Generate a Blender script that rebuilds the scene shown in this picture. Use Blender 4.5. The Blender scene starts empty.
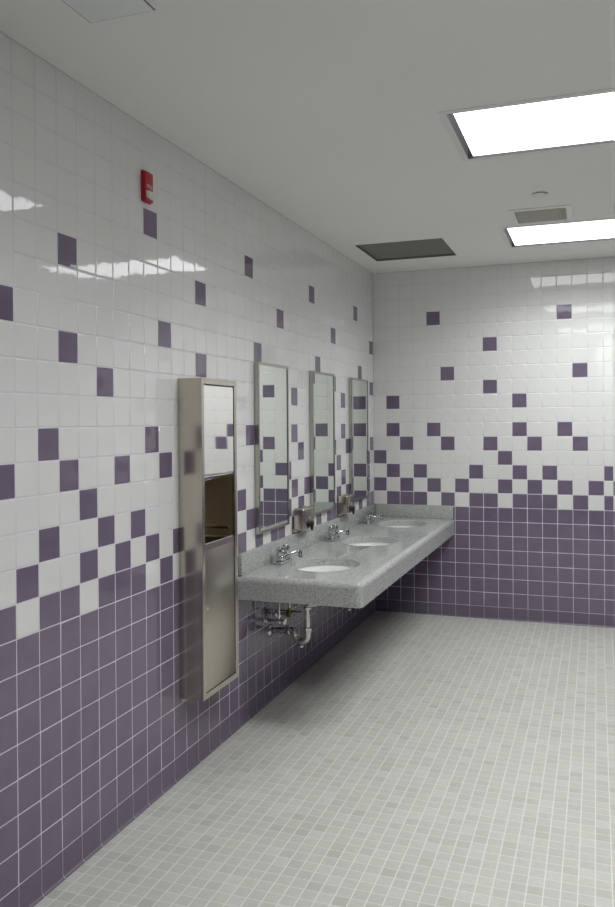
import bpy, bmesh, math, random
from mathutils import Vector, Matrix
random.seed(7)
SC = bpy.context.scene
COL = SC.collection
PI = math.pi

# ------------------------------------------------------------------ constants (metres)
P = 0.1111                      # tile pitch
R0 = 7.85 * P                   # top of the solid purple wainscot
YB = 39.1 * P                   # back wall
ZC = R0 + 17 * P + 0.002        # ceiling
XR, YF = 3.62, -3.60            # right wall, wall behind the camera
CAM = (1.72450, -2.08242, 1.55204)

# ------------------------------------------------------------------ materials
def mat(name, color=(.8, .8, .8), rough=.5, metal=0., spec=.5, **kw):
    m = bpy.data.materials.new(name); m.use_nodes = True
    b = m.node_tree.nodes['Principled BSDF']
    b.inputs['Base Color'].default_value = (*color, 1)
    b.inputs['Roughness'].default_value = rough
    b.inputs['Metallic'].default_value = metal
    b.inputs['Specular IOR Level'].default_value = spec
    for k, v in kw.items():
        b.inputs[k.replace('_', ' ')].default_value = v
    return m

def nodes(m):
    nt = m.node_tree
    return nt, nt.nodes, nt.links, nt.nodes['Principled BSDF']

def add_bump(m, scale, strength, dist, detail=2.0, stretch=None):
    nt, N, L, b = nodes(m)
    tc = N.new('ShaderNodeTexCoord'); mp = N.new('ShaderNodeMapping')
    if stretch: mp.inputs['Scale'].default_value = stretch
    nz = N.new('ShaderNodeTexNoise'); nz.inputs['Scale'].default_value = scale; nz.inputs['Detail'].default_value = detail
    bp = N.new('ShaderNodeBump'); bp.inputs['Strength'].default_value = strength; bp.inputs['Distance'].default_value = dist
    L.new(tc.outputs['Object'], mp.inputs['Vector']); L.new(mp.outputs[0], nz.inputs['Vector'])
    L.new(nz.outputs['Fac'], bp.inputs['Height']); L.new(bp.outputs[0], b.inputs['Normal'])
    return m

def tint_noise(m, c1, c2, scale, detail=3, lo=.35, hi=.65):
    nt, N, L, b = nodes(m)
    tc = N.new('ShaderNodeTexCoord'); nz = N.new('ShaderNodeTexNoise')
    nz.inputs['Scale'].default_value = scale; nz.inputs['Detail'].default_value = detail
    cr = N.new('ShaderNodeValToRGB')
    cr.color_ramp.elements[0].position = lo; cr.color_ramp.elements[0].color = (*c1, 1)
    cr.color_ramp.elements[1].position = hi; cr.color_ramp.elements[1].color = (*c2, 1)
    L.new(tc.outputs['Object'], nz.inputs['Vector']); L.new(nz.outputs['Fac'], cr.inputs[0])
    L.new(cr.outputs[0], b.inputs['Base Color'])
    return m

M = {}
M['white'] = add_bump(tint_noise(mat('glazed_white_tile', rough=.035, spec=.8), (.735, .74, .715), (.76, .762, .742), 3.0), 14, .10, .004)
M['purple'] = add_bump(tint_noise(mat('glazed_purple_tile', rough=.045, spec=.7), (.152, .122, .178), (.170, .138, .197), 9.0), 14, .10, .004)
M['cove'] = mat('worn_purple_base_tile', (.15, .124, .17), .32, spec=.4)
M['grout'] = mat('tile_grout', (.67, .625, .695), .45, spec=.4)
M['ceil'] = add_bump(tint_noise(mat('ceiling_paint', rough=.85, spec=.2), (.82, .825, .785), (.84, .845, .805), 1.2), 90, .05, .003)
M['panelpaint'] = mat('access_panel_paint', (.78, .81, .80), .55)
M['steel'] = add_bump(mat('brushed_stainless', (.55, .52, .45), .22, 1.0), 60, .06, .002, 2, (1, 1, .05))
M['steeld'] = add_bump(mat('satin_stainless_door', (.53, .505, .435), .30, 1.0), 60, .05, .002, 2, (1, 1, .05))
M['polish'] = add_bump(mat('polished_steel', (.84, .84, .82), .03, 1.0), 7, .05, .004, 1)
M['frame'] = mat('mirror_frame_steel', (.50, .49, .45), .22, 1.0)
M['mirror'] = mat('mirror_glass', (.84, .89, .84), .0, 1.0)
M['chrome'] = mat('chrome', (.78, .79, .80), .06, 1.0)
M['rubber'] = mat('black_plastic', (.012, .012, .013), .3)
M['undershade'] = mat('shade_darkened_underside', (.075, .065, .055), .8)
M['china'] = mat('white_china', (.86, .87, .84), .08)
M['red'] = mat('red_alarm_plastic', (.42, .018, .03), .35)
M['lens'] = mat('strobe_lens', (.72, .68, .62), .12, spec=.6)
M['text'] = mat('alarm_lettering', (.85, .75, .75), .5)
M['grille'] = mat('supply_grille_paint', (.66, .645, .59), .6)
M['gframe'] = mat('supply_frame_paint', (.80, .80, .76), .5)
M['egg'] = mat('eggcrate_metal', (.42, .42, .385), .6)
M['duct'] = mat('duct_lining', (.20, .20, .185), .8)
M['fixture'] = mat('fixture_flange', (.74, .75, .74), .45)
M['gap'] = mat('fixture_gap_black', (.05, .05, .055), .5)
M['brass'] = mat('tarnished_brass', (.30, .24, .13), .3, 1.0)
M['sprk'] = mat('sprinkler_cover', (.74, .75, .72), .5)
M['dark'] = mat('container_steel', (.52, .44, .33), .40, 1.0)
M['pipe'] = mat('dull_chrome_pipe', (.60, .60, .57), .10, 1.0)
M['tap'] = mat('faucet_chrome', (.60, .61, .62), .10, 1.0)

# lamp diffuser: it gives off light
m = bpy.data.materials.new('lamp_diffuser'); m.use_nodes = True
nt = m.node_tree; nt.nodes.remove(nt.nodes['Principled BSDF'])
em = nt.nodes.new('ShaderNodeEmission'); em.inputs['Color'].default_value = (.975, .995, 1.0, 1)
em.inputs['Strength'].default_value = 3.8
nt.links.new(em.outputs[0], nt.nodes['Material Output'].inputs['Surface'])
M['lamp'] = m

# solid-surface counter: grey with fine speckles
m = mat('grey_speckled_stone', rough=.10, spec=.6); nt, N, L, b = nodes(m)
tc = N.new('ShaderNodeTexCoord')
v1 = N.new('ShaderNodeTexVoronoi'); v1.inputs['Scale'].default_value = 210
v2 = N.new('ShaderNodeTexNoise'); v2.inputs['Scale'].default_value = 120; v2.inputs['Detail'].default_value = 3
c1 = N.new('ShaderNodeValToRGB'); c1.color_ramp.interpolation = 'CONSTANT'
e = c1.color_ramp.elements; e[0].position = 0; e[0].color = (.17, .175, .17, 1); e[1].position = .14; e[1].color = (.40, .415, .40, 1)
for p_, c_ in ((.42, (.45, .465, .445)), (.66, (.35, .36, .345)), (.86, (.60, .61, .58))):
    k = e.new(p_); k.color = (*c_, 1)
sp = N.new('ShaderNodeSeparateColor')
mx = N.new('ShaderNodeMix'); mx.data_type = 'RGBA'; mx.inputs['Factor'].default_value = .45
c2 = N.new('ShaderNodeValToRGB'); c2.color_ramp.elements[0].position = .38; c2.color_ramp.elements[1].position = .62
c2.color_ramp.elements[0].color = (.34, .35, .34, 1); c2.color_ramp.elements[1].color = (.50, .515, .495, 1)
L.new(tc.outputs['Object'], v1.inputs['Vector']); L.new(tc.outputs['Object'], v2.inputs['Vector'])
L.new(v1.outputs['Color'], sp.inputs[0]); L.new(sp.outputs[0], c1.inputs[0]); L.new(v2.outputs['Fac'], c2.inputs[0])
L.new(c1.outputs[0], mx.inputs['A']); L.new(c2.outputs[0], mx.inputs['B']); L.new(mx.outputs['Result'], b.inputs['Base Color'])
M['stone'] = m

# floor: two-inch mosaic, each tile its own shade, paler grout
FP = 0.0535
m = mat('floor_mosaic', rough=.42, spec=.35); nt, N, L, b = nodes(m)
tc = N.new('ShaderNodeTexCoord'); sx = N.new('ShaderNodeSeparateXYZ'); L.new(tc.outputs['Object'], sx.inputs[0])
def math_(op, a, bv=None, c=None):
    n = N.new('ShaderNodeMath'); n.operation = op
    for i, v in enumerate((a, bv, c)):
        if v is None: continue
        if isinstance(v, (int, float)): n.inputs[i].default_value = v
        else: L.new(v, n.inputs[i])
    return n.outputs[0]
def cell(o):
    u = math_('DIVIDE', o, FP); fl = math_('FLOOR', u); fr = math_('SUBTRACT', u, fl)
    d = math_('MINIMUM', fr, math_('SUBTRACT', 1.0, fr))
    return fl, d
fx, dx = cell(math_('ADD', sx.outputs[0], 10 * FP)); fy, dy = cell(math_('ADD', sx.outputs[1], 100 * FP))
cb = N.new('ShaderNodeCombineXYZ'); L.new(fx, cb.inputs[0]); L.new(fy, cb.inputs[1])
wn = N.new('ShaderNodeTexWhiteNoise'); wn.noise_dimensions = '3D'; L.new(cb.outputs[0], wn.inputs['Vector'])
cr = N.new('ShaderNodeValToRGB'); el = cr.color_ramp.elements
el[0].position = 0; el[0].color = (.45, .445, .405, 1); el[1].position = 1; el[1].color = (.545, .54, .50, 1)
for p_, c_ in ((.10, (.475, .47, .43)), (.35, (.505, .50, .465)), (.55, (.495, .495, .46)), (.78, (.52, .51, .46)), (.9, (.53, .53, .50))):
    k = el.new(p_); k.color = (*c_, 1)
L.new(wn.outputs['Value'], cr.inputs[0])
nz = N.new('ShaderNodeTexNoise'); nz.inputs['Scale'].default_value = 45; nz.inputs['Detail'].default_value = 4
L.new(tc.outputs['Object'], nz.inputs['Vector'])
mr = N.new('ShaderNodeMapRange'); mr.inputs[3].default_value = .90; mr.inputs[4].default_value = 1.10; L.new(nz.outputs['Fac'], mr.inputs[0])
vm = N.new('ShaderNodeVectorMath'); vm.operation = 'SCALE'; L.new(cr.outputs[0], vm.inputs[0]); L.new(mr.outputs[0], vm.inputs['Scale'])
gx = math_('LESS_THAN', dx, .040); gy = math_('LESS_THAN', dy, .036)
gm = math_('MAXIMUM', gx, math_('MULTIPLY', gy, .75))
mx = N.new('ShaderNodeMix'); mx.data_type = 'RGBA'
L.new(gm, mx.inputs['Factor']); L.new(vm.outputs[0], mx.inputs['A']); mx.inputs['B'].default_value = (.68, .68, .64, 1)
L.new(mx.outputs['Result'], b.inputs['Base Color'])
hb = math_('MINIMUM', math_('MULTIPLY', math_('MINIMUM', dx, dy), 9.0), 1.0)
bp = N.new('ShaderNodeBump'); bp.inputs['Strength'].default_value = .35; bp.inputs['Distance'].default_value = .0015
L.new(hb, bp.inputs['Height']); L.new(bp.outputs[0], b.inputs['Normal'])
M['floor'] = m

# ------------------------------------------------------------------ building helpers
def link(o, parent=None):
    COL.objects.link(o)
    if parent: o.parent = parent
    return o

def mesh_obj(name, bm, mats, parent=None, smooth=True, angle=35, flat_over=None):
    me = bpy.data.meshes.new(name)
    bmesh.ops.recalc_face_normals(bm, faces=bm.faces[:]) if getattr(bm, 'faces', None) is not None else None
    bm.to_mesh(me); bm.free()
    if not isinstance(mats, (list, tuple)): mats = [mats]
    for k in mats: me.materials.append(k)
    if smooth:
        me.polygons.foreach_set('use_smooth', [True] * len(me.polygons))
        me.set_sharp_from_angle(angle=math.radians(angle))
        if flat_over:
            for p_ in me.polygons:
                if p_.area > flat_over: p_.use_smooth = False
    return link(bpy.data.objects.new(name, me), parent)

def thing(name, label, cat, loc=(0, 0, 0), group=None):
    o = bpy.data.objects.new(name, None); o.empty_display_size = .05
    o.location = loc; COL.objects.link(o)
    o['label'] = label; o['category'] = cat
    if group: o['group'] = group
    return o

def tag(o, label, cat, group=None):
    o['label'] = label; o['category'] = cat
    if group: o['group'] = group
    return o

def struct(o):
    o['kind'] = 'structure'; return o

def copy_tree(o, parent=None):
    c = o.copy(); COL.objects.link(c)
    if parent: c.parent = parent
    for ch in list(o.children): copy_tree(ch, c)
    return c

def box(bm, x0, x1, y0, y1, z0, z1, bev=0., seg=2):
    g = bmesh.ops.create_cube(bm, size=1)
    vs = g['verts']
    for v in vs:
        v.co = ((x0 + x1) / 2 + v.co.x * (x1 - x0), (y0 + y1) / 2 + v.co.y * (y1 - y0), (z0 + z1) / 2 + v.co.z * (z1 - z0))
    if bev:
        es = list({e for v in vs for e in v.link_edges})
        bmesh.ops.bevel(bm, geom=es, offset=bev, segments=seg, affect='EDGES', profile=.5)

def lathe(bm, prof, n=28, mtx=None, sx=1., sy=1.):
    rings = []
    for r, z in prof:
        if r < 1e-6:
            rings.append([bm.verts.new((0, 0, z))])
        else:
            rings.append([bm.verts.new((r * sx * math.cos(2 * PI * i / n), r * sy * math.sin(2 * PI * i / n), z)) for i in range(n)])
    nv = [v for r in rings for v in r]
    for a, b_ in zip(rings, rings[1:]):
        for i in range(n):
            j = (i + 1) % n
            if len(a) == 1 and len(b_) == 1: continue
            if len(a) == 1: bm.faces.new((a[0], b_[i], b_[j]))
            elif len(b_) == 1: bm.faces.new((a[i], a[j], b_[0]))
            else: bm.faces.new((a[i], a[j], b_[j], b_[i]))
    if mtx is not None:
        for v in nv: v.co = mtx @ v.co
    return nv

def axis_mtx(loc, direction):
    q = Vector(direction).normalized().to_track_quat('Z', 'Y')
    return Matrix.Translation(loc) @ q.to_matrix().to_4x4()

def tube(bm, pts, rad, n=14, cap=True):
    pts = [Vector(p) for p in pts]
    rads = rad if isinstance(rad, (list, tuple)) else [rad] * len(pts)
    rings = []; up = None
    for i, p in enumerate(pts):
        t = (pts[min(i + 1, len(pts) - 1)] - pts[max(i - 1, 0)]).normalized()
        if up is None:
            up = t.orthogonal().normalized()
        up = (up - t * up.dot(t)).normalized()
        s = t.cross(up)
        rings.append([bm.verts.new(p + (up * math.cos(2 * PI * k / n) + s * math.sin(2 * PI * k / n)) * rads[i]) for k in range(n)])
    for a, b_ in zip(rings, rings[1:]):
        for k in range(n):
            j = (k + 1) % n
            bm.faces.new((a[k], a[j], b_[j], b_[k]))
    if cap:
        bm.faces.new(rings[0][::-1]); bm.faces.new(rings[-1])

def arc(c, r, a0, a1, n, plane='xz'):
    out = []
    for i in range(n + 1):
        a = a0 + (a1 - a0) * i / n
        if plane == 'xz': out.append((c[0] + r * math.cos(a), c[1], c[2] + r * math.sin(a)))
        elif plane == 'xy': out.append((c[0] + r * math.cos(a), c[1] + r * math.sin(a), c[2]))
        else: out.append((c[0], c[1] + r * math.cos(a), c[2] + r * math.sin(a)))
    return out

# ------------------------------------------------------------------ tiled walls (one mesh per wall)
GAP = .0010
class Tiles:
    def __init__(s, origin, ud, nd, seed):
        s.o = Vector(origin); s.u = Vector(ud); s.n = Vector(nd); s.v = Vector((0, 0, 1))
        s.V = []; s.F = []; s.I = []; s.S = []; s.rnd = random.Random(seed)
    def pt(s, u, v, d):
        s.V.append(s.o + s.u * u + s.v * v + s.n * d); return len(s.V) - 1
    def quad(s, u0, u1, v0, v1, d, mi):
        a = [s.pt(u0, v0, d), s.pt(u1, v0, d), s.pt(u1, v1, d), s.pt(u0, v1, d)]
        s.F.append(a); s.I.append(mi); s.S.append(False)
    def tile(s, u0, u1, v0, v1, mi):
        if u1 - u0 < .008 or v1 - v0 < .008: return
        u0 += GAP; u1 -= GAP; v0 += GAP; v1 -= GAP
        uc, vc = (u0 + u1) / 2, (v0 + v1) / 2
        a, b_, c = s.rnd.gauss(0, .0022), s.rnd.gauss(0, .0022), s.rnd.uniform(-.0001, .0001)
        rings = []
        for ins, d in ((0, -.0022), (.0011, -.0006), (.0042, 0)):
            ring = []
            for (u, v) in ((u0 + ins, v0 + ins), (u1 - ins, v0 + ins), (u1 - ins, v1 - ins), (u0 + ins, v1 - ins)):
                dd = d + (a * (u - uc) + b_ * (v - vc) + c if ins else 0)
                ring.append(s.pt(u, v, dd))
            rings.append(ring)
        for A, B in zip(rings, rings[1:]):
            for k in range(4):
                j = (k + 1) % 4
                s.F.append([A[k], A[j], B[j], B[k]]); s.I.append(mi); s.S.append(True)
        s.F.append(rings[2]); s.I.append(mi); s.S.append(False)
    def build(s, name):
        me = bpy.data.meshes.new(name); me.from_pydata([tuple(p) for p in s.V], [], s.F)
        for k in ('white', 'purple', 'grout', 'cove'): me.materials.append(M[k])
        me.polygons.foreach_set('material_index', s.I); me.polygons.foreach_set('use_smooth', s.S)
        me.update()
        return struct(link(bpy.data.objects.new(name, me)))

LEFT = {13: [7, 16, 25, 34], 11: [2, 11, 20, 29, 38], 9: [8, 17, 26, 35], 8: [2, 11, 20, 29, 38], 7: [4, 13, 22, 31],
        5: [1, 7, 10, 16, 22, 25, 31], 4: [2, 5, 8, 14, 17, 23, 29, 32, 38], 3: [3, 12, 21, 30, 37],
        2: [1, 4, 6, 10, 13, 15, 19, 22, 24, 28, 31, 37], 1: [0, 3, 5, 7, 9, 12, 14, 16, 18, 21, 23, 25, 28, 30, 32, 34, 37]}
LEFT_W0 = [0, 3, 7, 9, 12, 16, 18, 21, 25, 27, 34, 36]
NEG = {13: [-2, -11, -20, -29], 11: [-7, -16, -25], 9: [-1, -10, -19, -28], 8: [-7, -16, -25], 7: [-5, -14, -23], 5: [-2, -8, -14, -17, -26],
       4: [-1, -4, -10, -13, -19, -25, -31], 3: [-6, -15, -24], 2: [-3, -5, -9, -12, -18, -21, -27], 1: [-2, -4, -6, -11, -13, -15, -20, -24, -29]}
BACK = {13: [4, 13], 11: [8], 9: [5, 14], 8: [8], 7: [1, 10], 5: [1, 4, 10, 13], 4: [2, 5, 8, 11, 14], 3: [0, 9],
        2: [1, 3, 7, 10, 12, 16], 1: [0, 2, 4, 6, 9, 11, 13, 15]}
BACK_W0 = [0, 4, 6, 9, 13, 15]
def lookup_left(c, r):
    if r < 0: return 1
    if r == 0: return 0 if (c in LEFT_W0 or (c < 0 and c % 3 == 1)) else 1
    return 1 if c in LEFT.get(r, []) or c in NEG.get(r, []) else 0
def lookup_back(c, r):
    if r < 0: return 1
    k = c if c <= 16 else 7 + (c - 7) % 9
    if r == 0: return 0 if k in BACK_W0 else 1
    return 1 if k in BACK.get(r, []) else 0

# opening in the left wall behind the towel dispenser
HY0, HY1, HZ0, HZ1 = 1.072, 1.392, .36, 1.73
def fill_wall(T, u_start, c0, c1, umin, umax, look, hole=None):
    # rows -7 .. 16 ; columns c0..c1 at u = u_start + c*P
    for c in range(c0, c1 + 1):
        a, b_ = max(u_start + c * P, umin), min(u_start + (c + 1) * P, umax)
        if b_ - a < .008: continue
        for r in range(-7, 17):
            z0, z1 = R0 + r * P, R0 + (r + 1) * P
            mi = look(c, r)
            if hole and z1 > hole[2] and z0 < hole[3] and b_ > hole[0] and a < hole[1]:
                if a < hole[0] - .01: T.tile(a, hole[0], z0, z1, mi)
                if b_ > hole[1] + .01: T.tile(hole[1], b_, z0, z1, mi)
                continue
            T.tile(a, b_, z0, z1, mi)
    zt = ZC; d = -.0007
    if hole:
        T.quad(umin, hole[0], 0, zt, d, 2); T.quad(hole[1], umax, 0, zt, d, 2)
        T.quad(hole[0], hole[1], 0, hole[2], d, 2); T.quad(hole[0], hole[1], hole[3], zt, d, 2)
    else:
        T.quad(umin, umax, 0, zt, d, 2)

T = Tiles((0, 0, 0), (0, 1, 0), (1, 0, 0), 1)
fill_wall(T, 0, -33, 39, YF, YB, lookup_left, (HY0, HY1, HZ0, HZ1)); T.build('wall_left')
T = Tiles((0, YB, 0), (1, 0, 0), (0, -1, 0), 2)
fill_wall(T, -.004, 0, 33, 0, XR, lookup_back); T.build('wall_back')
T = Tiles((XR, YB, 0), (0, -1, 0), (-1, 0, 0), 3)
fill_wall(T, 0, 0, 72, 0, YB - YF, lambda c, r: 1); T.build('wall_right')  # unseen wall, made all purple to cut bounce light on the upper walls
T = Tiles((XR, YF, 0), (-1, 0, 0), (0, 1, 0), 4)
fill_wall(T, 0, 0, 33, 0, XR, lambda c, r: 1); T.build('wall_front')  # unseen too, all dark tile so less light bounces back

# stub wall whose bullnosed end shows as a sliver at the right edge
def stub_wall():
    x0, ya, yb_, r = 1.7435, -1.26, -1.0, .011
    T = Tiles((XR, yb_, 0), (-1, 0, 0), (0, 1, 0), 5)
    def look(c, r_): return lookup_back(c + 4, r_)
    def face(T, umin, umax, flip):
        for c in range(0, 17):
            a, b_ = umin + c * P, min(umin + (c + 1) * P, umax)
            for rr in range(-8, 17):
                T.tile(a, b_, max(R0 + rr * P, .001), R0 + (rr + 1) * P, look(c, rr))
        T.quad(umin, umax, 0, ZC, -.0012, 2)
    face(T, 0, XR - x0 - .06, False)
    T2 = Tiles((x0 + .06, ya, 0), (1, 0, 0), (0, -1, 0), 6)
    face(T2, 0, XR - x0 - .06, True)
    n0 = len(T.V); T.V += T2.V; T.F += [[i + n0 for i in f] for f in T2.F]; T.I += T2.I; T.S += T2.S
    # rounded end, one course at a time
    def prof(ins):
        p = [(x0 + .0587, yb_ - ins)]
        q = [(x0 + r + r2 * math.cos(a), yb_ - r + r2 * math.sin(a)) for r2 in [r - ins] for a in [PI / 2 + PI / 2 * k / 5 for k in range(6)]]
        w = [(x0 + r + r2 * math.cos(a), ya + r + r2 * math.sin(a)) for r2 in [r - ins] for a in [PI + PI / 2 * k / 5 for k in range(6)]]
        return p + q + w + [(x0 + .0587, ya + ins)]
    pf, pg = prof(0), prof(.0022)
    def strip(pr, z0, z1, mi):
        base = len(T.V)
        for (x, y) in pr:
            T.V.append(Vector((x, y, z0))); T.V.append(Vector((x, y, z1)))
        for i in range(len(pr) - 1):
            T.F.append([base + 2 * i, base + 2 * i + 1, base + 2 * i + 3, base + 2 * i + 2][::-1]); T.I.append(mi); T.S.append(True)
    def ledge(z, za):
        base = len(T.V)
        for (x, y), (x2, y2) in zip(pf, pg):
            T.V.append(Vector((x, y, z))); T.V.append(Vector((x2, y2, za)))
        for i in range(len(pf) - 1):
            f = [base + 2 * i, base + 2 * i + 1, base + 2 * i + 3, base + 2 * i + 2]
            T.F.append(f if za > z else f[::-1]); T.I.append(mi_); T.S.append(True)
    strip(pg, 0, ZC, 2)
    for rr in range(-8, 17):
        mi_ = look(-1, rr)
        z0, z1 = max(R0 + rr * P, .001) + GAP, R0 + (rr + 1) * P - GAP
        strip(pf, z0, z1, mi_); ledge(z1, z1 + .001); ledge(z0, z0 - .001)
    T.build('wall_stub')
stub_wall()

# coved base course
def cove(name, origin, ud, nd, length, start, seed):
    T = Tiles(origin, ud, nd, seed); rr = .014
    def prof(off):
        p = [(R0 - 7 * P - GAP if not off else R0 - 7 * P + GAP, -off)]
        for k in range(6):
            a = k / 5 * PI / 2
            p.append((rr - (rr + off) * math.sin(a) if True else 0, rr - (rr + off) * math.cos(a)))
        return p
    def ext(u0, u1, pr, mi):
        base = len(T.V)
        for (z, d) in pr:
            T.pt(u0, max(z, .0006 if mi != 2 else .0003), d); T.pt(u1, max(z, .0006 if mi != 2 else .0003), d)
        for i in range(len(pr) - 1):
            T.F.append([base + 2 * i, base + 2 * i + 2, base + 2 * i + 3, base + 2 * i + 1]); T.I.append(mi); T.S.append(True)
    ext(0, length, prof(.0004), 2)
    c = 0
    u = start
    while u < length:
        a, b_ = max(u, 0) + GAP, min(u + P, length) - GAP
        if b_ - a > .01: ext(a, b_, prof(0), 3)
        u += P
    T.build(name)
k0 = math.ceil(-YF / P) * P
cove('baseboard_left', (0, YF, 0), (0, 1, 0), (1, 0, 0), YB - YF, -YF - k0, 11)
cove('baseboard_back', (0, YB, 0), (1, 0, 0), (0, -1, 0), XR, -.004, 12)
cove('baseboard_right', (XR, YB, 0), (0, -1, 0), (-1, 0, 0), YB - YF, 0, 13)
cove('baseboard_front', (XR, YF, 0), (-1, 0, 0), (0, 1, 0), XR, 0, 14)

# floor slab
bm = bmesh.new(); box(bm, -.05, XR + .05, YF - .05, YB + .05, -.08, 0)
struct(mesh_obj('floor', bm, M['floor'], smooth=False))

# ------------------------------------------------------------------ ceiling with openings
LX0, LX1 = 1.172, 2.392
LIGHTS = [(1.400, 'long white troffer light over the middle of the floor, nearer of the two in view'),
          (3.424, 'long white troffer light close to the back wall beside the supply grille'),
          (-.656, 'long white troffer light above the entrance, nearest the stub wall')]
HL = .291
LAMP_W = 20
VENT = (.163, .765, 3.262, 3.862)
GR = (1.276, 1.568, 2.748, 3.030)
holes = [(LX0, LX1, y - HL, y + HL) for y, _ in LIGHTS] + [VENT, GR]
xs = sorted({0, XR} | {h[0] for h in holes} | {h[1] for h in holes})
ys = sorted({YF, YB} | {h[2] for h in holes} | {h[3] for h in holes})
bm = bmesh.new(); gv = {}
def gvert(x, y, z):
    k = (x, y, z)
    if k not in gv: gv[k] = bm.verts.new(k)
    return gv[k]
for i in range(len(xs) - 1):
    for j in range(len(ys) - 1):
        cx, cy = (xs[i] + xs[i + 1]) / 2, (ys[j] + ys[j + 1]) / 2
        if any(h[0] < cx < h[1] and h[2] < cy < h[3] for h in holes): continue
        for z, fl in ((ZC, 1), (ZC + .012, 0)):
            q = [gvert(xs[i], ys[j], z), gvert(xs[i], ys[j + 1], z), gvert(xs[i + 1], ys[j + 1], z), gvert(xs[i + 1], ys[j], z)]
            bm.faces.new(q if fl else q[::-1])
for h in holes:
    c = [(h[0], h[2]), (h[1], h[2]), (h[1], h[3]), (h[0], h[3])]
    for k in range(4):
        (xa, ya), (xb, yb2) = c[k], c[(k + 1) % 4]
        pts = [p for p in [(x, y) for x in xs for y in ys] if
               (min(xa, xb) <= p[0] <= max(xa, xb) and min(ya, yb2) <= p[1] <= max(ya, yb2))]
        pts.sort(key=lambda p: abs(p[0] - xa) + abs(p[1] - ya))
        for p, q in zip(pts, pts[1:]):
            bm.faces.new((gvert(*p, ZC), gvert(*q, ZC), gvert(*q, ZC + .012), gvert(*p, ZC + .012)))
me = bpy.data.meshes.new('ceiling'); bm.to_mesh(me); bm.free(); me.materials.append(M['ceil'])
struct(link(bpy.data.objects.new('ceiling', me)))

def ring_frame(bm, x0, x1, y0, y1, w, z0, z1, bev=0.):
    # rectangular ring lying in xy, width w inward
    box(bm, x0, x1, y0, y0 + w, z0, z1, bev); box(bm, x0, x1, y1 - w, y1, z0, z1, bev)
    box(bm, x0, x0 + w, y0 + w, y1 - w, z0, z1, bev); box(bm, x1 - w, x1, y0 + w, y1 - w, z0, z1, bev)

def make_light(y, label):
    t = thing('ceiling_light', label, 'ceiling light', ((LX0 + LX1) / 2, y, ZC), 'troffer lights in the ceiling')
    hx, hy = (LX1 - LX0) / 2, HL
    bm = bmesh.new(); ring_frame(bm, -hx - .030, hx + .030, -hy - .030, hy + .030, .030, -.003, -.0002)
    mesh_obj('flange', bm, M['fixture'], t, smooth=False)
    bm = bmesh.new()                                     # open-bottomed housing
    w = .0015
    box(bm, -hx + .001, -hx + .001 + w, -hy + .001, hy - .001, -.0032, .11); box(bm, hx - .001 - w, hx - .001, -hy + .001, hy - .001, -.0032, .11)
    box(bm, -hx + .003, hx - .003, -hy + .001, -hy + .001 + w, -.0032, .11); box(bm, -hx + .003, hx - .003, hy - .001 - w, hy - .001, -.0032, .11)
    box(bm, -hx + .003, hx - .003, -hy + .003, hy - .003, .108, .11)
    mesh_obj('housing', bm, M['gap'], t, smooth=False)
    bm = bmesh.new(); box(bm, -hx + .024, hx - .024, -hy + .010, hy - .010, .006, .014)
    mesh_obj('diffuser', bm, M['lamp'], t, smooth=False)
    ld = bpy.data.lights.new('tube_light', 'AREA'); ld.shape = 'RECTANGLE'; ld.size = 2 * hx - .06; ld.size_y = 2 * hy - .04
    ld.energy = LAMP_W; ld.spread = math.radians(147); ld.color = (.975, .995, 1.0)
    lo = bpy.data.objects.new('tube_light', ld); COL.objects.link(lo); lo.parent = t; lo.location = (0, 0, .004)
    return t
for y, lab in LIGHTS: make_light(y, lab)

# return-air opening with egg-crate
vx, vy = (VENT[0] + VENT[1]) / 2, (VENT[2] + VENT[3]) / 2
t = thing('return_air_grille', 'large square dark grey return air grille set in the ceiling by the back corner', 'vent', (vx, vy, ZC))
hx, hy = (VENT[1] - VENT[0]) / 2 - .001, (VENT[3] - VENT[2]) / 2 - .001
bm = bmesh.new()
for s in (-1, 1):
    box(bm, s * hx - .001 * (s > 0) - 0, s * hx + .001 * (s < 0), -hy, hy, .0, .16); box(bm, -hx + .002, hx - .002, s * hy - .001 * (s > 0), s * hy + .001 * (s < 0), .0, .16)
box(bm, -hx, hx, -hy, hy, .158, .16)
mesh_obj('duct_box', bm, M['duct'], t, smooth=False)
bm = bmesh.new(); n = 36
for i in range(1, n):
    a = -hx + 2 * hx * i / n; box(bm, a - .0008, a + .0008, -hy + .002, hy - .002, .014, .028)
    a = -hy + 2 * hy * i / n; box(bm, -hx + .002, hx - .002, a - .0008, a + .0008, .0145, .0275)
mesh_obj('eggcrate_core', bm, M['egg'], t, smooth=False)

# supply grille
gx_, gy_ = (GR[0] + GR[1]) / 2, (GR[2] + GR[3]) / 2
t = thing('supply_air_grille', 'small square beige supply air grille in a pale frame beside the far troffer light', 'vent', (gx_, gy_, ZC))
hx, hy = (GR[1] - GR[0]) / 2, (GR[3] - GR[2]) / 2
bm = bmesh.new(); ring_frame(bm, -hx - .03, hx + .03, -hy - .05, hy + .035, .034, -.006, -.0002, .0015)
mesh_obj('frame', bm, M['gframe'], t, smooth=False)
bm = bmesh.new(); n = 24
for i in range(n + 1):
    a = -hx + .002 + (2 * hx - .004) * i / n; box(bm, a - .001, a + .001, -hy + .002, hy - .002, .001, .010)
    a = -hy + .002 + (2 * hy - .004) * i / n; box(bm, -hx + .002, hx - .002, a - .001, a + .001, .0015, .0095)
mesh_obj('core', bm, M['grille'], t, smooth=False)
bm = bmesh.new(); box(bm, -hx + .001, hx - .001, -hy + .001, hy - .001, .0105, .05)
mesh_obj('duct_box', bm, M['grille'], t, smooth=False)

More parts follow.
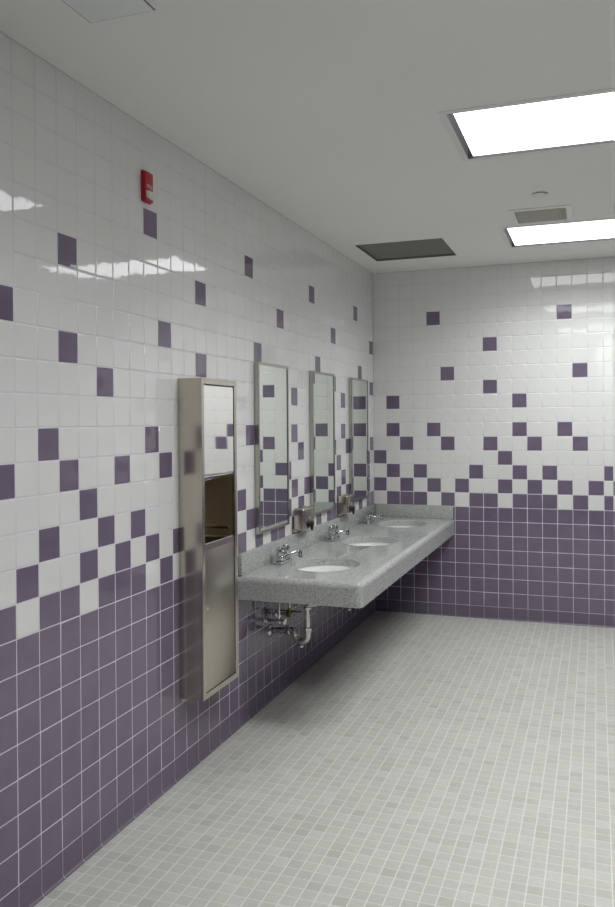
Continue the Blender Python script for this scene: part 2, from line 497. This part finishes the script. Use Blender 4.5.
# concealed sprinkler cover
bm = bmesh.new(); lathe(bm, [(.0, -.011), (.036, -.011), (.043, -.0085), (.044, -.006), (.041, -.005), (.030, -.0045), (.030, -.0002), (0, -.0002)], 40)
o = mesh_obj('sprinkler_cover', bm, M['sprk']); o.location = (1.443, 2.412, ZC)
tag(o, 'small round white concealed sprinkler cover in the ceiling near the beige grille', 'sprinkler cover')

# access panel near the top left
t = thing('access_panel', 'flush pale ceiling access panel above the left wall at the top edge of view', 'access panel', (.402, -.17, ZC))
bm = bmesh.new(); box(bm, -.108, .108, -.17, .17, -.0035, -.0003, .0008); mesh_obj('door', bm, M['panelpaint'], t)
bm = bmesh.new(); ring_frame(bm, -.1115, .1115, -.1735, .1735, .0025, -.0016, -.0002); mesh_obj('frame', bm, M['gap'], t, smooth=False)

# ------------------------------------------------------------------ towel dispenser and waste bin (recessed in the left wall)
DX, DY0, DY1, DZ0, DZ1 = .115, 1.052, 1.412, .343, 1.746
OY0, OY1, OZ0, OZ1 = 1.077, 1.387, .369, 1.721
t = thing('towel_dispenser', 'tall stainless steel paper towel dispenser and waste bin recessed in the left wall', 'towel dispenser', (0, 1.232, DZ0))
def rel(o, t_):                      # geometry is written in world coordinates; move it under its thing
    o.matrix_world = Matrix.Identity(4); o.parent = t_; o.matrix_parent_inverse = Matrix.Translation(-Vector(t_.location)); return o
bm = bmesh.new()
ySt = .0015
W0 = .0006
fxs = DX - .0122
box(bm, W0, fxs, DY0, DY0 + ySt, DZ0, DZ1); box(bm, W0, fxs, DY1 - ySt, DY1, DZ0, DZ1)
box(bm, W0, fxs, DY0 + ySt, DY1 - ySt, DZ1 - ySt, DZ1); box(bm, W0, fxs, DY0 + ySt, DY1 - ySt, DZ0, DZ0 + ySt)
rel(mesh_obj('cabinet_body', bm, M['steel'], smooth=False), t)
bm = bmesh.new()                      # front flange as four bars with a turned-in lip
fx0, fx1 = DX - .012, DX
box(bm, fx0, fx1, DY0, OY0, DZ0, DZ1, .0006); box(bm, fx0, fx1, OY1, DY1, DZ0, DZ1, .0006)
box(bm, fx0, fx1, OY0, OY1, OZ1, DZ1, .0006); box(bm, fx0, fx1, OY0, OY1, DZ0, OZ0, .0006)
rel(mesh_obj('face_frame', bm, M['steel'], smooth=False), t)
bm = bmesh.new()                      # recess lining
LB = -.085
box(bm, LB, DX - .013, OY0 - .0015, OY0, OZ0, OZ1); box(bm, LB, DX - .013, OY1, OY1 + .0015, OZ0, OZ1)
box(bm, LB, DX - .013, OY0, OY1, OZ1, OZ1 + .0015); box(bm, LB, DX - .013, OY0, OY1, OZ0 - .0015, OZ0)
box(bm, LB - .0015, LB, OY0 - .0015, OY1 + .0015, OZ0, OZ1)
rel(mesh_obj('recess_lining', bm, M['dark'], smooth=False), t)
# mirror-polished towel door with curled lower lip
bm = bmesh.new()
prof = [(DX - .030, OZ1 - .004), (DX - .004, OZ1 - .004), (DX - .003, OZ1 - .006)]
prof += [(DX - .003, 1.324)]
prof += [(DX - .017 + .014 * math.cos(a), 1.320 - .014 * math.sin(a)) for a in [k / 8 * PI * .62 for k in range(9)]]
prof += [(DX - .045, 1.318)]
rows = []
for y in (OY0 + .002, OY1 - .002):
    rows.append([bm.verts.new((x, y, z)) for x, z in prof])
for i in range(len(prof) - 1): bm.faces.new((rows[0][i], rows[1][i], rows[1][i + 1], rows[0][i + 1]))
for r_ in rows: bm.faces.new(r_)
dr = rel(mesh_obj('towel_door', bm, M['polish'], angle=10), t); dr['label'] = 'mirror polished upper door'
bm = bmesh.new()                      # towel slot tray inside, just behind the lip
box(bm, DX - .10, DX - .048, OY0 + .004, OY1 - .004, 1.290, 1.318, .006)
rel(mesh_obj('towel_tray', bm, M['polish']), t)
# waste door
bm = bmesh.new(); box(bm, DX - .010, DX - .003, OY0 + .002, OY1 - .002, OZ0 + .002, .992, .002)
wd = rel(mesh_obj('waste_door', bm, M['steeld']), t)
bm = bmesh.new()                      # folded top edge
pr = [(DX - .003, .9935), (DX - .0032, .995), (DX - .0050, 1.018), (DX - .0065, 1.0205), (DX - .014, 1.019), (DX - .012, .9935)]
rows = [[bm.verts.new((x, y, z)) for x, z in pr] for y in (OY0 + .002, OY1 - .002)]
for i in range(len(pr)):
    j = (i + 1) % len(pr); bm.faces.new((rows[0][i], rows[1][i], rows[1][j], rows[0][j]))
for r_ in rows: bm.faces.new(r_)
o = mesh_obj('folded_rim', bm, M['steel'], angle=20); o.parent = wd
bm = bmesh.new(); lathe(bm, [(0, .0045), (.0055, .0045), (.0075, .003), (.008, 0), (0, 0)], 20, axis_mtx((DX - .003, 1.096, .737), (1, 0, 0)))
o = mesh_obj('lock', bm, M['chrome']); o.parent = wd; o['label'] = 'small round chrome lock'
# waste container inside
bm = bmesh.new(); cx0, cx1, cy0, cy1 = -.075, .088, OY0 + .010, OY1 - .006
for (a, b_, c, d) in ((cx0, cx1, cy0, cy0 + .002), (cx0, cx1, cy1 - .002, cy1), (cx0, cx0 + .002, cy0 + .002, cy1 - .002), (cx1 - .002, cx1, cy0 + .002, cy1 - .002)):
    box(bm, a, b_, c, d, OZ0 + .004, 1.010)
box(bm, cx0, cx1, cy0, cy1, OZ0 + .002, OZ0 + .004)
box(bm, cx0, cx1, cy1 - .010, cy1 + .001, 1.000, 1.016, .003); box(bm, cx0, cx1, cy0 - .001, cy0 + .010, 1.000, 1.016, .003)
wc = rel(mesh_obj('waste_container', bm, M['steel']), t)
for ya, yb_ in ((OY1 - .007, OY1 - .0005), (OY0 + .0005, OY0 + .007)):
    bm = bmesh.new(); box(bm, LB + .001, DX - .03, ya, yb_, 1.050, 1.068, .002)
    rel(mesh_obj('container_rail', bm, M['steel']), t)

# ------------------------------------------------------------------ vanity counter
CT, CB, CXF, CY0 = .771, .650, .654, 1.662
SINKS = [2.115, 3.025, 3.955]; SX = .322; HA, HB = .183, .222
def bool_obj(bm):
    me = bpy.data.meshes.new('cutter'); bmesh.ops.recalc_face_normals(bm, faces=bm.faces[:]); bm.to_mesh(me); bm.free()
    o = bpy.data.objects.new('cutter', me); COL.objects.link(o); return o
bm = bmesh.new(); box(bm, .001, CXF, CY0, YB - .001, CB, CT)
es = [e for e in bm.edges if all(abs(v.co.z - CT) < 1e-5 for v in e.verts) and (all(abs(v.co.x - CXF) < 1e-5 for v in e.verts) or all(abs(v.co.y - CY0) < 1e-5 for v in e.verts))]
es += [e for e in bm.edges if all(abs(v.co.x - CXF) < 1e-5 and abs(v.co.y - CY0) < 1e-5 for v in e.verts)]
bmesh.ops.bevel(bm, geom=es, offset=.030, segments=7, affect='EDGES', profile=.5)
ctr = bool_obj(bm)
cutters = []
bm = bmesh.new(); box(bm, -.05, CXF - .026, CY0 + .026, YB + .05, CB - .1, CT - .042); cutters.append(bool_obj(bm))
for y in SINKS:
    bm = bmesh.new(); lathe(bm, [(0, CT - .2), (1, CT - .2), (1, CT + .1), (0, CT + .1)], 72, Matrix.Translation((SX, y, 0)), HA, HB); cutters.append(bool_obj(bm))
for c in cutters:
    md = ctr.modifiers.new('b', 'BOOLEAN'); md.operation = 'DIFFERENCE'; md.object = c; md.solver = 'EXACT'
dg = bpy.context.evaluated_depsgraph_get(); dg.update()
me = bpy.data.meshes.new_from_object(ctr.evaluated_get(dg))
for o in [ctr] + cutters: bpy.data.objects.remove(o, do_unlink=True)
bm = bmesh.new(); bm.from_mesh(me); bpy.data.meshes.remove(me)
# soften the rims of the bowl cut-outs
rim = [e for e in bm.edges if len(e.link_faces) == 2 and all(abs(v.co.z - CT) < 1e-4 for v in e.verts) and
       any(abs(math.hypot((v.co.x - SX) / HA, (v.co.y - y) / HB) - 1) < .01 for v in e.verts for y in SINKS) and
       all(min(abs(math.hypot((v.co.x - SX) / HA, (v.co.y - y) / HB) - 1) for y in SINKS) < .01 for v in e.verts)]
if rim: bmesh.ops.bevel(bm, geom=rim, offset=.004, segments=2, affect='EDGES', profile=.5)
t = thing('vanity_counter', 'long grey speckled stone vanity counter with three oval bowl cut-outs along the left wall', 'counter', (0, CY0, CB))
top = rel(mesh_obj('countertop', bm, [M['stone'], M['undershade']], angle=32, flat_over=.03), t)
for p_ in top.data.polygons:          # inner faces and underside coloured dark to deepen the shade below the counter
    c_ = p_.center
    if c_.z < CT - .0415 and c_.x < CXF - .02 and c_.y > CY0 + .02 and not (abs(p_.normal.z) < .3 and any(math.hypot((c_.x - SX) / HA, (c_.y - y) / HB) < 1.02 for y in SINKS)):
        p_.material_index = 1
bm = bmesh.new(); box(bm, .0006, .020, CY0 + .008, YB - .0012, CT + .0004, .880, .002); rel(mesh_obj('backsplash', bm, M['stone']), t)
bm = bmesh.new(); box(bm, .0215, CXF - .006, YB - .020, YB - .0012, CT + .0004, .878, .002); rel(mesh_obj('side_splash', bm, M['stone']), t)

# ------------------------------------------------------------------ sinks
ORD = ['nearest the towel dispenser', 'in the middle of the counter', 'nearest the back corner']
def make_sink():
    t = thing('sink', 'white oval undermount sink bowl ' + ORD[0], 'sink', (SX, SINKS[0], CT - .0425), 'sinks in the vanity counter')
    bm = bmesh.new()
    inner = [(1.04, 0), (1.01, 0), (.99, -.012)] + [(.985 * math.cos(a) ** .55, -.012 - .125 * math.sin(a)) for a in [k / 10 * PI / 2 * .985 for k in range(1, 11)]]
    prof = inner + [(.10, -.139), (.10, -.150)] + [(.985 * math.cos(a) ** .55 + .04, -.024 - .125 * math.sin(a)) for a in [k / 8 * PI / 2 * .98 for k in range(8, 0, -1)]] + [(1.04, -.014), (1.04, 0)]
    lathe(bm, prof, 56, None, HA + .004, HB + .004)
    mesh_obj('bowl', bm, M['china'], t, angle=60)
    bm = bmesh.new(); lathe(bm, [(0, -.1375), (.014, -.1375), (.017, -.135), (.0205, -.134), (.022, -.1355), (.022, -.142), (.016, -.144), (.016, -.1545), (0, -.1545)], 24)
    mesh_obj('drain', bm, M['chrome'], t)
    return t
s0 = make_sink()
for i in (1, 2):
    c = copy_tree(s0); c.location.y = SINKS[i]; c['label'] = 'white oval undermount sink bowl ' + ORD[i]

# ------------------------------------------------------------------ faucets
FY = [2.083, 2.985, 3.872]
def make_faucet():
    t = thing('faucet', 'chrome two-handle faucet at the sink ' + ORD[0], 'faucet', (.082, FY[0], CT + .0004), 'faucets on the vanity counter')
    bm = bmesh.new()                   # base plate: stretched rounded body
    box(bm, -.027, .027, -.078, .078, 0, .016, .006, 3); box(bm, -.022, .023, -.068, .068, .0162, .034, .007, 3)
    mesh_obj('base', bm, M['tap'], t)
    for s in (-1, 1):
        bm = bmesh.new(); y = s * .045
        mt = Matrix.Translation((0, y, .0342))
        lathe(bm, [(0, 0), (.0195, 0), (.0195, .008), (.0165, .011), (.0165, .014), (.0200, .017), (.0212, .022), (.0206, .050), (.0195, .055), (.014, .0585), (0, .0590)], 14, mt)
        h = mesh_obj('handle', bm, M['tap'], t, angle=20)
        bm = bmesh.new(); lathe(bm, [(.0, .0612), (.008, .0610), (.0095, .0592), (.0, .0591)], 16, mt)
        mesh_obj('cap', bm, M['chrome'], h)
    bm = bmesh.new()
    path = [(.010, 0, .030), (.022, 0, .038), (.036, 0, .046), (.052, 0, .053), (.070, 0, .059), (.086, 0, .0635), (.097, 0, .064)]
    tube(bm, path, [.014, .0125, .0110, .0100, .0090, .0085, .0080], 18)
    mesh_obj('spout', bm, M['tap'], t)
    bm = bmesh.new(); lathe(bm, [(0, .0735), (.009, .0735), (.0120, .071), (.0120, .050), (.0132, .048), (.0132, .036), (.0100, .035), (0, .035)], 20, Matrix.Translation((.102, 0, 0)))
    mesh_obj('aerator', bm, M['tap'], t)
    return t
f0 = make_faucet()
for i in (1, 2):
    c = copy_tree(f0); c.location.y = FY[i]; c['label'] = 'chrome two-handle faucet at the sink ' + ORD[i]

# ------------------------------------------------------------------ plumbing under the counter
def make_trap():
    y = SINKS[0]; zt = .545
    t = thing('drain_trap', 'chrome sink drain with curved trap hanging under the near end of the counter', 'drain pipe', (.0, y - .03, 0), 'drain traps under the counter')
    bm = bmesh.new(); xt = .222; R = .036
    tube(bm, [(SX, .03, .572), (SX, .03, .566), (SX - .008, .028, .560), (xt + .012, .003, .548), (xt, .0, .540), (xt, 0, .525), (xt, 0, .402)], .0155, 20); lathe(bm, [(.0157, 0), (.023, .002), (.0235, .012), (.0157, .014)], 8, Matrix.Translation((xt, 0, .522)))
    mesh_obj('tailpiece', bm, M['pipe'], t)
    bm = bmesh.new()
    zc = .378; r = .0185
    path = [(xt, 0, .412), (xt, 0, .395)] + arc((xt - R, 0, zc), R, 0, -PI, 14) + [(xt - 2 * R, 0, .380)] + \
           arc((xt - 2 * R - .020, 0, .380), .020, 0, PI / 2, 8) + [(xt - 2 * R - .038, 0, .400)]
    tube(bm, path, r, 20); mesh_obj('trap_bend', bm, M['pipe'], t)
    def nut(bm, loc, d, rad, h):
        lathe(bm, [(0, 0), (rad * .9, 0), (rad, .003), (rad, h - .003), (rad * .9, h), (0, h)], 8, axis_mtx(loc, d))
    for nm, loc, d, rad, h in (('slip_nut', (xt, 0, .400), (0, 0, 1), .0245, .024), ('slip_nut', (xt - 2 * R - .030, 0, .400), (-1, 0, 0), .0265, .024),
                               ('cleanout_plug', (xt - R, 0, zc - R - r + .003), (0, 0, -1), .012, .016)):
        bm = bmesh.new(); nut(bm, loc, d, rad, h); mesh_obj(nm, bm, M['pipe'], t, angle=25)
    bm = bmesh.new(); tube(bm, [(xt - 2 * R - .045, 0, .400), (.004, 0, .388)], .0175, 18); mesh_obj('waste_arm', bm, M['pipe'], t)
    bm = bmesh.new(); lathe(bm, [(.0, 0), (.036, 0), (.035, .004), (.024, .010), (.0165, .012), (0, .012)], 28, axis_mtx((.0006, 0, .388), (1, 0, 0))); mesh_obj('wall_flange', bm, M['pipe'], t)
    return t
def make_valve(dy, label, mt):
    y = SINKS[0] + dy
    t = thing('supply_valve', label, 'water valve', (0, y, 0), 'shut-off valves under the counter')
    bm = bmesh.new(); tube(bm, [(.001, 0, .46), (.065, 0, .46)], .0085, 14); lathe(bm, [(.0, 0), (.026, 0), (.024, .004), (.010, .008), (0, .008)], 22, axis_mtx((.0006, 0, .46), (1, 0, 0)))
    mesh_obj('stub_pipe', bm, M['pipe'], t)
    bm = bmesh.new(); box(bm, .058, .092, -.014, .014, .446, .474, .006, 2); tube(bm, [(.078, 0, .472), (.078, 0, .495)], .0095, 12)
    mesh_obj('valve_body', bm, mt, t)
    bm = bmesh.new(); lathe(bm, [(0, 0), (.006, 0), (.006, .010), (.019, .012), (.021, .018), (.017, .024), (0, .025)], 12, axis_mtx((.092, 0, .46), (1, 0, 0))) if dy < 0 else box(bm, .020, .150, -.007, .007, .4745, .4835, .003); mesh_obj('knob', bm, mt, t)
    bm = bmesh.new(); tube(bm, [(.078, 0, .496), (.078, 0, .54), (.080, -dy * .08, .60), (.082, -dy * .12, .728)], .0055, 12)
    lathe(bm, [(0, 0), (.012, 0), (.012, .022), (0, .022)], 8, axis_mtx((.0805, -dy * .09, .635), (0, 0, 1)))
    mesh_obj('supply_tube', bm, M['pipe'], t)
    return t
tr = make_trap()
c = copy_tree(tr); c.location.y = SINKS[1] - .03; c['label'] = 'chrome drain trap of the middle sink, its bottom just peeking below the counter front'
make_valve(-.085, 'chrome shut-off valve and supply tube left of the drain trap', M['chrome'])
make_valve(.075, 'brass shut-off valve and supply tube behind the drain trap', M['brass'])

# ------------------------------------------------------------------ mirrors
MIR = [(1.886, 2.341), (2.764, 3.224), (3.632, 4.088)]
MLAB = ['tall steel-framed wall mirror nearest the towel dispenser', 'tall steel-framed wall mirror between the two soap dispensers', 'tall steel-framed wall mirror nearest the back corner']
MZ0, MZ1, MXF = .952, 1.877, .026
def make_mirror():
    y0, y1 = MIR[0]; w = (y1 - y0) / 2; z = MZ1 - MZ0; f = .016
    t = thing('wall_mirror', MLAB[0], 'mirror', (0, y0 + w, MZ0), 'mirrors over the counter')
    bm = bmesh.new()
    for (a, b_, c, d) in ((-w, -w + f, 0, z), (w - f, w, 0, z), (-w + f, w - f, z - f, z), (-w + f, w - f, 0, f)):
        box(bm, .0006, MXF, a, b_, c, d, .0012, 1)
    mesh_obj('frame', bm, M['frame'], t, smooth=False)
    bm = bmesh.new(); box(bm, .004, MXF - .004, -w + f - .002, w - f + .002, f - .002, z - f + .002)
    mesh_obj('glass', bm, M['mirror'], t, smooth=False)
    return t
m0 = make_mirror(); m0.rotation_euler.z = .0066      # hangs a touch askew
for i in (1, 2):
    c = copy_tree(m0); c.rotation_euler.z = 0; c.location.y = sum(MIR[i]) / 2; c['label'] = MLAB[i]

# ------------------------------------------------------------------ soap dispensers
SOAP = [2.452, 3.340]
SLAB = ['steel box soap dispenser with black push valve between the first and second mirrors',
        'steel box soap dispenser with black push valve between the second and third mirrors']
def make_soap():
    t = thing('soap_dispenser', SLAB[0], 'soap dispenser', (0, SOAP[0], .897), 'soap dispensers on the wall')
    W, Hh, D = .186, .136, .076
    bm = bmesh.new(); box(bm, .0006, D, 0, W, 0, Hh, .014, 5)
    mesh_obj('tank', bm, M['steel'], t)
    bm = bmesh.new(); box(bm, .0007, .012, -.004, W + .004, -.012, .012, .003); mesh_obj('wall_bracket', bm, M['steel'], t)
    bm = bmesh.new()
    lathe(bm, [(0, -.001), (.0215, -.001), (.0215, .006), (.018, .010), (.018, .020), (.015, .026), (.0, .028)], 24, axis_mtx((D, W / 2, .036), (1, 0, 0)))
    tube(bm, [(D + .014, W / 2, .028), (D + .016, W / 2, -.004)], [.010, .007], 12)
    v = mesh_obj('push_valve', bm, M['rubber'], t); v['label'] = 'black push valve'
    bm = bmesh.new(); lathe(bm, [(0, 0), (.009, 0), (.009, .003), (.006, .005), (0, .005)], 16, axis_mtx((D - .001, W / 2, .072), (1, 0, 0))); mesh_obj('sight_glass', bm, M['chrome'], t)
    bm = bmesh.new(); lathe(bm, [(0, 0), (.012, 0), (.012, .003), (.006, .005), (0, .005)], 16, axis_mtx((D * .55, W / 2, Hh - .0005), (0, 0, 1))); mesh_obj('filler_lid', bm, M['chrome'], t)
    return t
sd = make_soap()
c = copy_tree(sd); c.location.y = SOAP[1]; c['label'] = SLAB[1]

# ------------------------------------------------------------------ fire alarm
AY0, AY1, AZ0, AZ1, AX = .759, .826, 2.447, 2.572, .022
t = thing('fire_alarm', 'red fire alarm strobe with white lens high on the left tile wall', 'fire alarm', (0, (AY0 + AY1) / 2, AZ0))
w = (AY1 - AY0) / 2; h = AZ1 - AZ0
bm = bmesh.new(); box(bm, .0006, .012, -w, w, 0, h, .003, 2); box(bm, .0122, AX, -w + .003, w - .003, .003, h - .003, .004, 3); mesh_obj('housing', bm, M['red'], t)
bm = bmesh.new(); q = [(-w + .007, .014), (w - .012, .010), (w - .008, .044), (-w + .007, .044)]
va = [bm.verts.new((AX + .0002, y, z)) for y, z in q]; vb = [bm.verts.new((AX + .012, y * .84, .029 + (z - .029) * .78)) for y, z in q]
bm.faces.new(va); bm.faces.new(vb)
for k in range(4): bm.faces.new((va[k], va[(k + 1) % 4], vb[(k + 1) % 4], vb[k]))
bmesh.ops.bevel(bm, geom=bm.edges[:], offset=.0018, segments=2, affect='EDGES')
o = mesh_obj('strobe_lens', bm, M['lens'], t); o['label'] = 'white strobe lens'
fc = bpy.data.curves.new('lettering', 'FONT'); fc.body = 'FIRE'; fc.size = .022; fc.extrude = .0004; fc.align_x = 'CENTER'; fc.space_character = 1.05
fo = bpy.data.objects.new('lettering', fc); COL.objects.link(fo)
dg = bpy.context.evaluated_depsgraph_get(); dg.update()
me = bpy.data.meshes.new_from_object(fo.evaluated_get(dg)); bpy.data.objects.remove(fo, do_unlink=True)
me.materials.clear(); me.materials.append(M['text'])
o = link(bpy.data.objects.new('lettering', me), t)
o.rotation_euler = (PI / 2, 0, PI / 2); o.location = (AX + .0005, 0, .054); o['label'] = 'white lettering FIRE'
bm = bmesh.new()
for k in range(4): box(bm, AX - .001, AX + .0012, -.018, .018, .088 + k * .006, .0905 + k * .006, .0005)
mesh_obj('horn_slots', bm, M['red'], t)

# ------------------------------------------------------------------ world, camera, view
w = bpy.data.worlds.new('room_world'); SC.world = w; w.use_nodes = True
w.node_tree.nodes['Background'].inputs[0].default_value = (.5, .52, .55, 1)
w.node_tree.nodes['Background'].inputs[1].default_value = .05
cam = bpy.data.cameras.new('camera'); co = bpy.data.objects.new('camera', cam); COL.objects.link(co)
f, pit, rol, yaw, PP = 807.59976, -0.00504, 0.00723, 0.34393, -27.64545
cam.sensor_fit = 'VERTICAL'; cam.sensor_height = 24; cam.lens = f / 907 * 24
cam.shift_y = -(-PP) / 907 * -1 if False else PP / 907 * 1
cam.clip_start = .01
Rm = Matrix.Rotation(yaw, 3, 'Z') @ Matrix.Rotation(pit, 3, 'X') @ Matrix.Rotation(rol, 3, 'Y') @ Matrix.Rotation(PI / 2, 3, 'X')
co.matrix_world = Matrix.Translation(CAM) @ Rm.to_4x4()
SC.camera = co
SC.cycles.use_denoising = True
SC.cycles.max_bounces = 14; SC.cycles.glossy_bounces = 8; SC.cycles.diffuse_bounces = 8
SC.cycles.sample_clamp_indirect = 8
vs = SC.view_settings
SC.display_settings.display_device = 'sRGB'
vs.view_transform = 'Standard'; vs.look = 'None'; vs.gamma = 1; vs.use_curve_mapping = False
vs.exposure = 0.06
